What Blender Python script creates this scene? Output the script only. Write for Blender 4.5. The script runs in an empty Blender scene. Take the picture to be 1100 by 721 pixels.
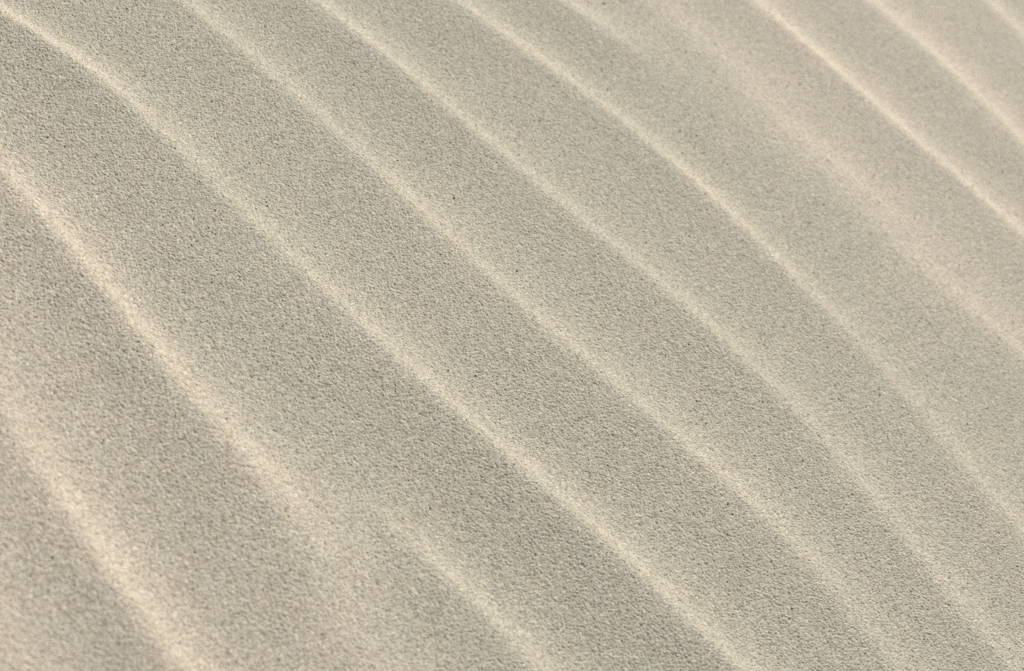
# Close view of wind-blown sand: diagonal ripples with bright lee faces, grains as real relief.
import bpy, math
import numpy as np
from mathutils import Matrix, Vector

rng = np.random.default_rng(11)
R = math.radians
scene = bpy.context.scene

# ------------------------------------------------------------------ camera (75 mm lens, about 1 m from the sand, rolled)
PW, PH, FPX = 1100.0, 721.0, 2290.0          # photograph size and focal length in its pixels
DIST, ELEV, ROLL = 1.0, R(40), R(32)
cam_loc = Vector((0, -DIST*math.cos(ELEV), DIST*math.sin(ELEV)))
fwd = (-cam_loc).normalized()
r0 = Vector((1, 0, 0)); u0 = r0.cross(fwd)
right = math.cos(ROLL)*r0 + math.sin(ROLL)*u0
up = -math.sin(ROLL)*r0 + math.cos(ROLL)*u0
cd = bpy.data.cameras.new('camera')
cam = bpy.data.objects.new('camera', cd)
scene.collection.objects.link(cam)
m = Matrix((right, up, -fwd)).transposed().to_4x4(); m.translation = cam_loc
cam.matrix_world = m
cd.sensor_width = 36.0; cd.lens = 36.0*FPX/PW
cd.clip_start = 0.02; cd.clip_end = 2000
cd.dof.use_dof = True; cd.dof.focus_distance = DIST*1.0; cd.dof.aperture_fstop = 10.5
scene.camera = cam

def ground(px, py):
    """photo pixel -> point of the plane z = 0 (numpy)"""
    a = (np.asarray(px, float)-PW/2)/FPX; b = -(np.asarray(py, float)-PH/2)/FPX
    dx = fwd.x + a*right.x + b*up.x; dy = fwd.y + a*right.y + b*up.y; dz = fwd.z + a*right.z + b*up.z
    k = -cam_loc.z/dz
    return cam_loc.x + k*dx, cam_loc.y + k*dy

# ------------------------------------------------------------------ the crests (points along each, with height and softness)
CRESTS = [
 [(0,655,.55,1.6),(40,745,.6,1.6),(90,850,.6,1.6)],
 [(-40,330,0.55,1.41),(0,418,0.77,1.32),(44,490,0.88,1.23),(67,534,0.935,1.14),(94,564,1.04,1.06),(118,598,1.04,1.06),(141,635,0.99,1.06),(165,675,0.99,1.06),(202,715,0.99,1.06),(240,765,0.99,1.06)],
 [(-40,135,.7,1),(0,165,.75,1),(27,195,.85,1),(57,240,1.05,.95),(84,267,1.1,.95),(111,297,1.15,.9),(141,338,1.15,.9),(161,364,1.1,.9),(185,395,1.05,1),(209,425,1.,1.05),(235,455,.95,1.1),(259,480,.95,1.2),(289,504,.9,1.3),(320,531,.8,1.5),(345,560,.6,1.9),(366,594,.5,2.2),(384,640,.45,2.4),(400,695,.42,2.4),(418,760,.4,2.4)],
 [(385,522,0,1.1),(412,546,.12,1.1),(428,560,.35,1.),(445,575,.65,.95),(469,598,.9,.9),(500,628,1.05,.9),(530,655,1,.95),(553,682,.85,1.1),(580,712,.85,1.1),(630,765,.85,1.1)],
 [(-50,-16,1,0.8),(0,10,1.1,0.7),(50,35,1.1,0.7),(81,55,1.1,0.75),(114,81,1.05,0.8),(145,106,1,0.85),(175,135,0.855,0.9),(202,165,0.765,1),(235,195,0.675,1),(272,232,0.675,1),(330,295,0.72,1),(365,320,0.765,1),(399,353,0.855,1),(432,385,0.9,1),(466,415,0.9,0.95),(500,447,0.9,0.95),(530,475,0.9,0.95),(580,510,0.9,0.95),(614,541,0.945,0.95),(644,566,0.945,0.95),(671,594,0.945,0.95),(701,621,0.9,1),(732,651,0.9,1),(750,675,0.945,1),(777,699,0.945,1),(797,719,0.9,1),(850,765,0.9,1)],
 [(150,-40,0.688,0.9),(198,0,0.731,0.9),(232,25,0.731,0.9),(259,44,0.731,0.9),(293,76,0.688,0.9),(323,104,0.688,0.9),(367,145,0.645,0.9),(392,168,0.645,0.9),(422,192,0.645,0.9),(456,225,0.602,0.95),(500,269,0.602,0.95),(533,303,0.602,0.95),(567,331,0.645,0.95),(600,358,0.645,0.95),(634,388,0.645,0.95),(668,415,0.645,0.95),(701,442,0.645,0.95),(732,465,0.645,1),(780,514,0.645,1),(828,554,0.645,1),(854,580,0.602,1.05),(888,613,0.559,1.1),(918,648,0.516,1.1),(939,678,0.516,1.1),(962,712,0.516,1.1),(995,760,0.516,1.1)],
 [(285,-40,0.765,1),(340,0,0.765,1),(367,17,0.81,0.95),(399,44,0.81,0.9),(432,69,0.81,0.9),(466,98,0.81,0.9),(500,128,0.81,0.9),(533,158,0.765,0.9),(567,187,0.72,0.9),(600,212,0.675,0.9),(630,239,0.63,0.9),(668,267,0.63,0.9),(701,294,0.675,0.85),(732,319,0.675,0.85),(764,348,0.675,0.85),(797,378,0.63,0.9),(831,408,0.585,1),(865,442,0.54,1),(898,478,0.495,1.1),(932,520,0.54,1.1),(962,559,0.54,1.1),(989,594,0.54,1.1),(1013,628,0.54,1.1),(1043,662,0.54,1.1),(1076,699,0.54,1.1),(1120,750,0.54,1.1)],
 [(430,-42,0.765,1.05),(489,0,0.81,1.05),(523,24,0.855,0.997),(557,44,0.81,0.997),(590,71,0.81,0.997),(627,94,0.81,0.997),(661,121,0.81,0.997),(695,148,0.855,0.945),(732,180,0.855,0.945),(757,202,0.81,0.945),(787,229,0.765,0.945),(831,274,0.72,0.997),(865,307,0.675,1.05),(898,338,0.63,1.1),(922,364,0.54,1.21),(959,395,0.405,1.37),(986,430,0.45,1.31),(1016,472,0.495,1.26),(1050,515,0.54,1.16),(1073,543,0.54,1.16),(1097,565,0.54,1.16),(1150,615,0.54,1.16)],
 [(560,-32,.75,1.1),(607,0,.75,1.1),(634,20,.75,1.1),(668,40,.6,1.2),(690,54,.3,1.5),(720,78,.08,1.6),(760,110,0,1.6)],
 [(650,-40,0.295,1.71),(715,2,0.349,1.71),(764,44,0.369,1.89),(800,84,0.369,1.98),(838,128,0.349,2.07),(885,178,0.322,2.07),(930,226,0.322,1.98),(959,253,0.349,1.89),(990,281,0.426,1.71),(1019,306,0.457,1.62),(1053,336,0.488,1.53),(1097,375,0.488,1.44),(1150,420,0.488,1.44)],
 [(850,132,0,1.2),(890,163,.22,1.0),(930,200,.26,1.0),(970,238,.16,1.0),(1010,270,0,1.2)],
 [(755,-42,0.745,1.18),(814,0,0.828,1.18),(841,22,0.911,1.06),(865,44,0.948,0.999),(888,65,0.948,0.999),(915,90,0.948,0.999),(942,114,0.911,1.06),(972,140,0.911,1.06),(999,164,0.911,1.06),(1033,193,0.869,1.06),(1060,215,0.869,1.12),(1083,237,0.869,1.12),(1140,290,0.828,1.18)],
 [(880,-42,0.769,1.21),(935,0,0.81,1.21),(965,24,0.81,1.21),(996,50,0.85,1.21),(1026,77,0.85,1.21),(1053,104,0.85,1.21),(1097,150,0.85,1.21),(1150,205,0.81,1.21)],
 [(1020,-38,.8,1.3),(1066,7,.85,1.3),(1097,36,.85,1.3),(1150,90,.85,1.3)],
]
# axes along (s) and across (t, pointing away to the upper right) the ripples
ax, ay = ground(198, 0); bx, by = ground(962, 712)
sd = np.array([bx-ax, by-ay]); sd /= np.linalg.norm(sd)
td = np.array([-sd[1], sd[0]])
tx, ty = ground(PW/2+100, PH/2-120)
if td @ np.array([tx, ty]) < 0: td = -td

SG = np.linspace(-2.4, 2.4, 2401); ds = SG[1]-SG[0]
def smooth(v, sig):
    n = int(4*sig/ds)+1; k = np.exp(-.5*(np.arange(-n, n+1)*ds/sig)**2); k /= k.sum()
    return np.convolve(np.pad(v, n, mode='reflect', reflect_type='odd'), k, 'valid')
def wobble(sig, amp):
    w = smooth(rng.normal(size=SG.size), sig); return amp*w/w.std()
curves = []                                       # (t(s), amplitude(s), width(s))
for c in CRESTS:
    c = np.array(c, float); x, y = ground(c[:, 0], c[:, 1])
    s = x*sd[0]+y*sd[1]; t = x*td[0]+y*td[1]
    o = np.argsort(s); s, t, a, w = s[o], t[o], c[o, 2], c[o, 3]
    tt = np.interp(SG, s, t)
    k0 = np.clip((t[2]-t[0])/(s[2]-s[0]), -.2, .2); k1 = np.clip((t[-1]-t[-3])/(s[-1]-s[-3]), -.2, .2)
    lo = SG < s[0]; hi = SG > s[-1]
    tt[lo] = t[0]+k0*.15*np.tanh((SG[lo]-s[0])/.15); tt[hi] = t[-1]+k1*.15*np.tanh((SG[hi]-s[-1])/.15)
    tt = smooth(tt, .034)-.0014
    curves.append((tt, smooth(np.interp(SG, s, a), .008)*(1+wobble(.03, .05)), smooth(np.interp(SG, s, w), .01)))
# the ripple field goes on beyond the frame on both sides
first, last = curves[0], curves[-1]
for base, sign in ((first, -1), (last, 1)):
    cur = base[0]
    for k in range(26):
        cur = smooth(cur, .03)+sign*.05+wobble(.15, .004)
        curves.append((cur, .85*(1+wobble(.1, .12)), 1.1+0*SG))

# cross-section of a ripple as the slope it has towards the light: sharp rise at the crest, soft tail down the lee face
LAM = .050
dd = np.linspace(-.25, .25, 5001); dt = dd[1]-dd[0]
f = np.where(dd < 0, np.exp(-.5*(dd/.0042)**2)*.66+.34*np.exp(dd/.012),
             .29*np.exp(-.5*(dd/.0056)**2)+.43*np.exp(-.5*(dd/.0185)**2)+.28*np.exp(-dd/.020))
wide = np.exp(-.5*((dd-.004)/(.62*LAM))**2); wide *= f.sum()/wide.sum()
PROF = -np.cumsum(f-wide)*dt; PROF -= PROF[0]

SLOPE = .52
def ripples(x, y):
    s = x*sd[0]+y*sd[1]; t = x*td[0]+y*td[1]
    h = np.zeros_like(x); crest_mask = np.zeros_like(x)
    si = np.clip((s-SG[0])/ds, 0, SG.size-1.001); i0 = si.astype(np.int32); fr = (si-i0)
    for tt, a, w in curves:
        tc = tt[i0]*(1-fr)+tt[i0+1]*fr
        d = t-tc
        near = np.abs(d) < .24
        if not near.any(): continue
        ii, ff = i0[near], fr[near]
        aa = a[ii]*(1-ff)+a[ii+1]*ff; ww = w[ii]*(1-ff)+w[ii+1]*ff
        h[near] += aa*ww**.6*np.interp(d[near]/ww, dd, PROF)
        crest_mask[near] += aa*np.exp(-.5*(d[near]/ww/.009)**2)  # closeness to each crest, where the grains are warmer in colour
    return SLOPE*h, crest_mask

# ------------------------------------------------------------------ noise in world space
T1 = rng.random((1024, 1024)).astype(np.float32)
def vnoise(x, y):
    xi = np.floor(x); yi = np.floor(y); fx = x-xi; fy = y-yi
    fx = fx*fx*fx*(fx*(fx*6-15)+10); fy = fy*fy*fy*(fy*(fy*6-15)+10)
    i = xi.astype(np.int64) & 1023; j = yi.astype(np.int64) & 1023; i1 = (i+1) & 1023; j1 = (j+1) & 1023
    return (T1[i, j]*(1-fx)+T1[i1, j]*fx)*(1-fy)+(T1[i, j1]*(1-fx)+T1[i1, j1]*fx)*fy-.5
def grains(x, y, cell, seed, drop=0.0):
    """packed rounded grains: highest of the neighbouring domes; returns height (in cells) and a number per grain"""
    g = np.random.default_rng(seed)
    JX, JY, H, V, K = [g.random((1024, 1024)).astype(np.float32) for _ in range(5)]
    X = x/cell; Y = y/cell; ix = np.floor(X).astype(np.int32); iy = np.floor(Y).astype(np.int32)
    best = np.full(x.shape, -9, np.float32); val = np.zeros(x.shape, np.float32)
    for a in (-1, 0, 1):
        for b in (-1, 0, 1):
            cx = ix+a; cy = iy+b; q = cx & 1023, cy & 1023
            ex = (X-(cx+.5+(JX[q]-.5)*.95)).astype(np.float32); ey = (Y-(cy+.5+(JY[q]-.5)*.95)).astype(np.float32)
            z = .55*H[q]-(.75+.7*K[q])*(ex*ex+ey*ey)
            k = z > best; best[k] = z[k]; val[k] = V[q][k]
    return np.maximum(best, -.75), val

# ------------------------------------------------------------------ ground: one sheet, dense near the lens, coarse out to the horizon
def axis(n, lo, hi, pad, steps):
    core = np.linspace(lo, hi, n); st = core[1]-core[0]
    g = np.geomspace(1, 30, steps); g = np.cumsum(g); g = g/g[-1]*pad
    return np.concatenate((lo-g[::-1], core, hi+g))
NX, NY = 2300, 1600
u = axis(NX, -35, PW+35, 330, 90); v = axis(NY, -30, PH+30, 230, 80)
UU, VV = np.meshgrid(u, v)
X, Y = ground(UU, VV)
ny, nx = X.shape
xs, ys = X.ravel(), Y.ravel()
detail = np.ones_like(UU)
ou = np.maximum(np.maximum(-35-UU, UU-PW-35), 0)/330; ov = np.maximum(np.maximum(-30-VV, VV-PH-30), 0)/230
detail = np.clip(1-1.6*np.maximum(ou, ov), 0.25, 1).ravel()

GR = .00093
def relief(x, y):
    s = x*sd[0]+y*sd[1]; t = x*td[0]+y*td[1]
    z, crest_mask = ripples(x, y)
    z += .0006*vnoise(s/.25+7, t/.06)+.00015*vnoise(s/.22+31, t/.020+9)       # soft unevenness, drawn out along the ripples
    z += .00005*vnoise(s/.05+3, t/.006+4)
    # warmer, pinker sand on the crests and towards both sides of the greyer middle of the slope
    lo_ = np.interp(s, SG, curves[2][0]); hi_ = np.interp(s, SG, curves[9][0])
    side = 1.25/(1+np.exp((t-lo_-.015)/.018))+1/(1+np.exp(-(t-hi_+.02)/.02))
    warm = .62*side+.30*np.clip(crest_mask, 0, 1.2)+.9*vnoise(x/.06+3, y/.06+8)*.5+.5*vnoise(x/.021, y/.021)*.5-.1
    return z, np.clip(warm, 0, 1.2)
def grain_relief(x, y):
    wx = x+.0006*vnoise(x/.0022, y/.0022+50); wy = y+.0006*vnoise(x/.0022+90, y/.0022)
    g1, v1 = grains(wx, wy, GR, 5)
    g2, v2 = grains(wx+.3, wy+.7, GR*.7, 6)
    z = GR*.47*g1+GR*.7*.41*g2+.00007*vnoise(x/.0031+13, y/.0031)
    return z, v1, v2
Z, WARM = relief(xs, ys)
GZ, V1, V2 = grain_relief(xs, ys)
Z += GZ*detail

verts = [np.column_stack((xs, ys, Z))]
idx = np.arange(nx*ny).reshape(ny, nx)
quads = [np.column_stack((idx[1:, :-1].ravel(), idx[1:, 1:].ravel(), idx[:-1, 1:].ravel(), idx[:-1, :-1].ravel()))]
loop = np.concatenate((idx[0, :-1], idx[:-1, -1], idx[-1, :0:-1], idx[:0:-1, 0]))     # border, carried outwards in rings
lx, ly = xs[loop], ys[loop]; base = nx*ny; prev = loop
scales = [1.0]
while scales[-1] < 3.0: scales.append(scales[-1]*1.012)
while scales[-1] < 2000: scales.append(scales[-1]*1.28)
cx0, cy0 = lx.mean(), ly.mean(); vv1 = [V1]; vv2 = [V2]; vv3 = [WARM]
for sc_ in scales[1:]:
    x = cx0+(lx-cx0)*sc_; y = cy0+(ly-cy0)*sc_
    z, wm = relief(x, y) if sc_ < 3.2 else (0*x, .5+0*x)
    z = z*min(1, max(0, (3.0-sc_)/.8))-.0003
    far = np.hypot(x, y)
    z = z + np.clip((far-3)/60, 0, 1)*2.4*vnoise(x/37+.4, y/52+.2)
    verts.append(np.column_stack((x, y, z)))
    n = np.arange(base, base+loop.size); base += loop.size
    quads.append(np.column_stack((prev, n, np.roll(n, -1), np.roll(prev, -1))))
    prev = n; vv1.append(rng.random(loop.size)); vv2.append(rng.random(loop.size)); vv3.append(wm)
verts = np.concatenate(verts); quads = np.concatenate(quads)
# every face looks up
q = quads[[0, -1]]
def nz(q):
    a, b, c = verts[q[0]], verts[q[1]], verts[q[2]]; return np.cross(b-a, c-a)[2]
nin = (nx-1)*(ny-1)
if nz(quads[0]) < 0: quads[:nin] = quads[:nin, ::-1]
if nz(quads[nin+5]) < 0: quads[nin:] = quads[nin:, ::-1]
me = bpy.data.meshes.new('sand_ground')
me.vertices.add(len(verts)); me.vertices.foreach_set('co', verts.astype(np.float32).ravel())
me.loops.add(quads.size); me.loops.foreach_set('vertex_index', quads.astype(np.int32).ravel())
me.polygons.add(len(quads)); me.polygons.foreach_set('loop_start', np.arange(0, quads.size, 4, dtype=np.int32))
me.update(calc_edges=True)
me.shade_smooth()
at = me.attributes.new('grain', 'FLOAT', 'POINT'); at.data.foreach_set('value', np.concatenate(vv1).astype(np.float32))
at = me.attributes.new('fine_grain', 'FLOAT', 'POINT'); at.data.foreach_set('value', np.concatenate(vv2).astype(np.float32))
at = me.attributes.new('warmth', 'FLOAT', 'POINT'); at.data.foreach_set('value', np.concatenate(vv3).astype(np.float32))
go = bpy.data.objects.new('sand_ground', me); scene.collection.objects.link(go)
go['kind'] = 'structure'; go['label'] = 'pale beige wind rippled sand filling the whole view'

# ------------------------------------------------------------------ materials
def sand_material(name, attr=True):
    mt = bpy.data.materials.new(name); mt.use_nodes = True
    nt = mt.node_tree; N = nt.nodes; L = nt.links
    bs = N['Principled BSDF']; bs.inputs['Roughness'].default_value = .82; bs.inputs['Specular IOR Level'].default_value = .22
    tc = N.new('ShaderNodeTexCoord')
    def noise(scale, det=2.0):
        n = N.new('ShaderNodeTexNoise'); n.inputs['Scale'].default_value = scale; n.inputs['Detail'].default_value = det
        L.new(tc.outputs['Object'], n.inputs['Vector']); return n.outputs['Fac']
    def ramp(src, stops):
        r = N.new('ShaderNodeValToRGB'); e = r.color_ramp.elements
        while len(e) < len(stops): e.new(.5)
        for k, (p, c) in enumerate(stops): e[k].position = p; e[k].color = (*c, 1)
        L.new(src, r.inputs['Fac']); return r.outputs['Color']
    def mix(mode, fac, a, b):
        x = N.new('ShaderNodeMix'); x.data_type = 'RGBA'; x.blend_type = mode
        if isinstance(fac, float): x.inputs['Factor'].default_value = fac
        else: L.new(fac, x.inputs['Factor'])
        L.new(a, x.inputs[6]); L.new(b, x.inputs[7]); return x.outputs[2]
    hue2 = ramp(noise(95.0, 1.5), [(.3, (.98, .995, .99)), (.7, (1.02, 1.0, .98))])
    def attribute(n):
        a = N.new('ShaderNodeAttribute'); a.attribute_name = n; return a.outputs['Fac']
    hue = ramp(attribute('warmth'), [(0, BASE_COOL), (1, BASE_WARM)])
    col = mix('MULTIPLY', 1.0, hue, hue2)
    g1 = ramp(attribute('grain'), [(0, (.62, .60, .57)), (.08, (.82, .80, .77)), (.5, (.99, .98, .97)), (.9, (1.10, 1.09, 1.07)), (1, (1.3, 1.3, 1.28))])
    col = mix('MULTIPLY', 1.0, col, g1)
    if attr:
        g2 = ramp(attribute('fine_grain'), [(0, (.78, .76, .72)), (.15, (.95, .94, .92)), (.85, (1.03, 1.03, 1.03)), (1, (1.15, 1.16, 1.18))])
        col = mix('MULTIPLY', 1.0, col, g2)
    L.new(col, bs.inputs['Base Color'])
    bp = N.new('ShaderNodeBump'); bp.inputs['Strength'].default_value = .35; bp.inputs['Distance'].default_value = .0006
    L.new(noise(2300.0, 2), bp.inputs['Height']); L.new(bp.outputs['Normal'], bs.inputs['Normal'])
    return mt
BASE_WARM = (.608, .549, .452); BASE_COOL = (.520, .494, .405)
me.materials.append(sand_material('sand'))

# ------------------------------------------------------------------ loose grains lying on the surface, and one dark fleck
def grain_verts(radius, seed):
    g = np.random.default_rng(seed); p = (1+5**.5)/2
    a = np.array([(-1,p,0),(1,p,0),(-1,-p,0),(1,-p,0),(0,-1,p),(0,1,p),(0,-1,-p),(0,1,-p),(p,0,-1),(p,0,1),(-p,0,-1),(-p,0,1)])/math.hypot(1, p)
    a = a*(1+.28*(g.random((12, 1))-.5))*np.array([1.25, .95, .75])*radius
    b = g.random()*6.283; c, d = math.cos(b), math.sin(b)
    return a @ np.array([[c, d, 0], [-d, c, 0], [0, 0, 1]])
ICO = np.array([(0,11,5),(0,5,1),(0,1,7),(0,7,10),(0,10,11),(1,5,9),(5,11,4),(11,10,2),(10,7,6),(7,1,8),(3,9,4),(3,4,2),(3,2,6),(3,6,8),(3,8,9),(4,9,5),(2,4,11),(6,2,10),(8,6,7),(9,8,1)])
NG = 2000
gx, gy = rng.uniform(-.36, .40, NG), rng.uniform(-.30, .50, NG)
gz = relief(gx, gy)[0]+grain_relief(gx, gy)[0]
rad = .00028+.00026*rng.random(NG)**2
gv = np.concatenate([grain_verts(rad[k], 900+k)+np.array([gx[k], gy[k], gz[k]+rad[k]*.35]) for k in range(NG)])
gf = (ICO[None]+12*np.arange(NG)[:, None, None]).reshape(-1, 3)
gm = bpy.data.meshes.new('loose_grains'); gm.from_pydata(gv.tolist(), [], gf.tolist()); gm.update()
for n_, v_ in (('grain', np.repeat(rng.choice([.02, .05, .5, .97, 1.0], NG, p=[.0, .0, .4, .35, .25]), 12)), ('fine_grain', np.repeat(rng.random(NG), 12)), ('warmth', np.repeat(rng.random(NG), 12))):
    at = gm.attributes.new(n_, 'FLOAT', 'POINT'); at.data.foreach_set('value', v_.astype(np.float32))
gm.materials.append(sand_material('loose_sand'))
lg = bpy.data.objects.new('loose_sand_grains', gm); scene.collection.objects.link(lg)
lg['kind'] = 'stuff'; lg['label'] = 'single pale and dark sand grains lying loose on the rippled sand'

fx, fy = ground(np.array([648.5]), np.array([4.0]))
fz = (relief(fx, fy)[0]+grain_relief(fx, fy)[0])[0]
fv = grain_verts(.00105, 77)*np.array([1, 1, .8]); fm = bpy.data.meshes.new('pebble')
fm.from_pydata(fv.tolist(), [], ICO.tolist()); fm.update()
fo = bpy.data.objects.new('pebble', fm); scene.collection.objects.link(fo); fo.location = (fx[0], fy[0], fz+.0002)
sb = fo.modifiers.new('rounded', 'SUBSURF'); sb.levels = 2; sb.render_levels = 2
fo['label'] = 'tiny grey pebble lying on the pale sand beside a short ripple'; fo['category'] = 'pebble'
pm = bpy.data.materials.new('dark_stone'); pm.use_nodes = True
pn = pm.node_tree.nodes; pb = pn['Principled BSDF']; pb.inputs['Roughness'].default_value = .7
pt = pn.new('ShaderNodeTexNoise'); pt.inputs['Scale'].default_value = 1800
pr = pn.new('ShaderNodeValToRGB'); pr.color_ramp.elements[0].color = (.22, .21, .205, 1); pr.color_ramp.elements[1].color = (.40, .385, .37, 1)
pm.node_tree.links.new(pt.outputs['Fac'], pr.inputs['Fac']); pm.node_tree.links.new(pr.outputs['Color'], pb.inputs['Base Color'])
fm.materials.append(pm)

# ------------------------------------------------------------------ light
t_az = math.atan2(td[1], td[0])                      # the sun stands on the side the lee faces look to
ux, uy = ground(PW/2, PH/2-100); up_az = math.atan2(uy, ux)
SUN_EL = R(34); SUN_AZ = t_az+.5*(up_az-t_az)
sdir = Vector((math.cos(SUN_AZ)*math.cos(SUN_EL), math.sin(SUN_AZ)*math.cos(SUN_EL), math.sin(SUN_EL)))
ld = bpy.data.lights.new('sun', 'SUN'); ld.energy = 3.6; ld.angle = R(.53); ld.color = (1, .943, .872)
lo = bpy.data.objects.new('sun', ld); scene.collection.objects.link(lo)
lo.rotation_euler = sdir.to_track_quat('Z', 'Y').to_euler(); lo.location = sdir*5
w = bpy.data.worlds.new('World'); scene.world = w; w.use_nodes = True
nt = w.node_tree; sky = nt.nodes.new('ShaderNodeTexSky'); sky.sky_type = 'NISHITA'; sky.sun_disc = False
sky.sun_elevation = SUN_EL; sky.sun_rotation = math.pi/2-SUN_AZ
bg = nt.nodes['Background']; bg.inputs['Strength'].default_value = .10
sky.dust_density = 3.0
hz = nt.nodes.new('ShaderNodeHueSaturation'); hz.inputs['Saturation'].default_value = .55       # hazy sky
nt.links.new(sky.outputs['Color'], hz.inputs['Color']); nt.links.new(hz.outputs['Color'], bg.inputs['Color'])

scene.view_settings.view_transform = 'Standard'; scene.view_settings.look = 'None'; scene.view_settings.exposure = 0
scene.cycles.use_denoising = False
scene.cycles.max_bounces = 4
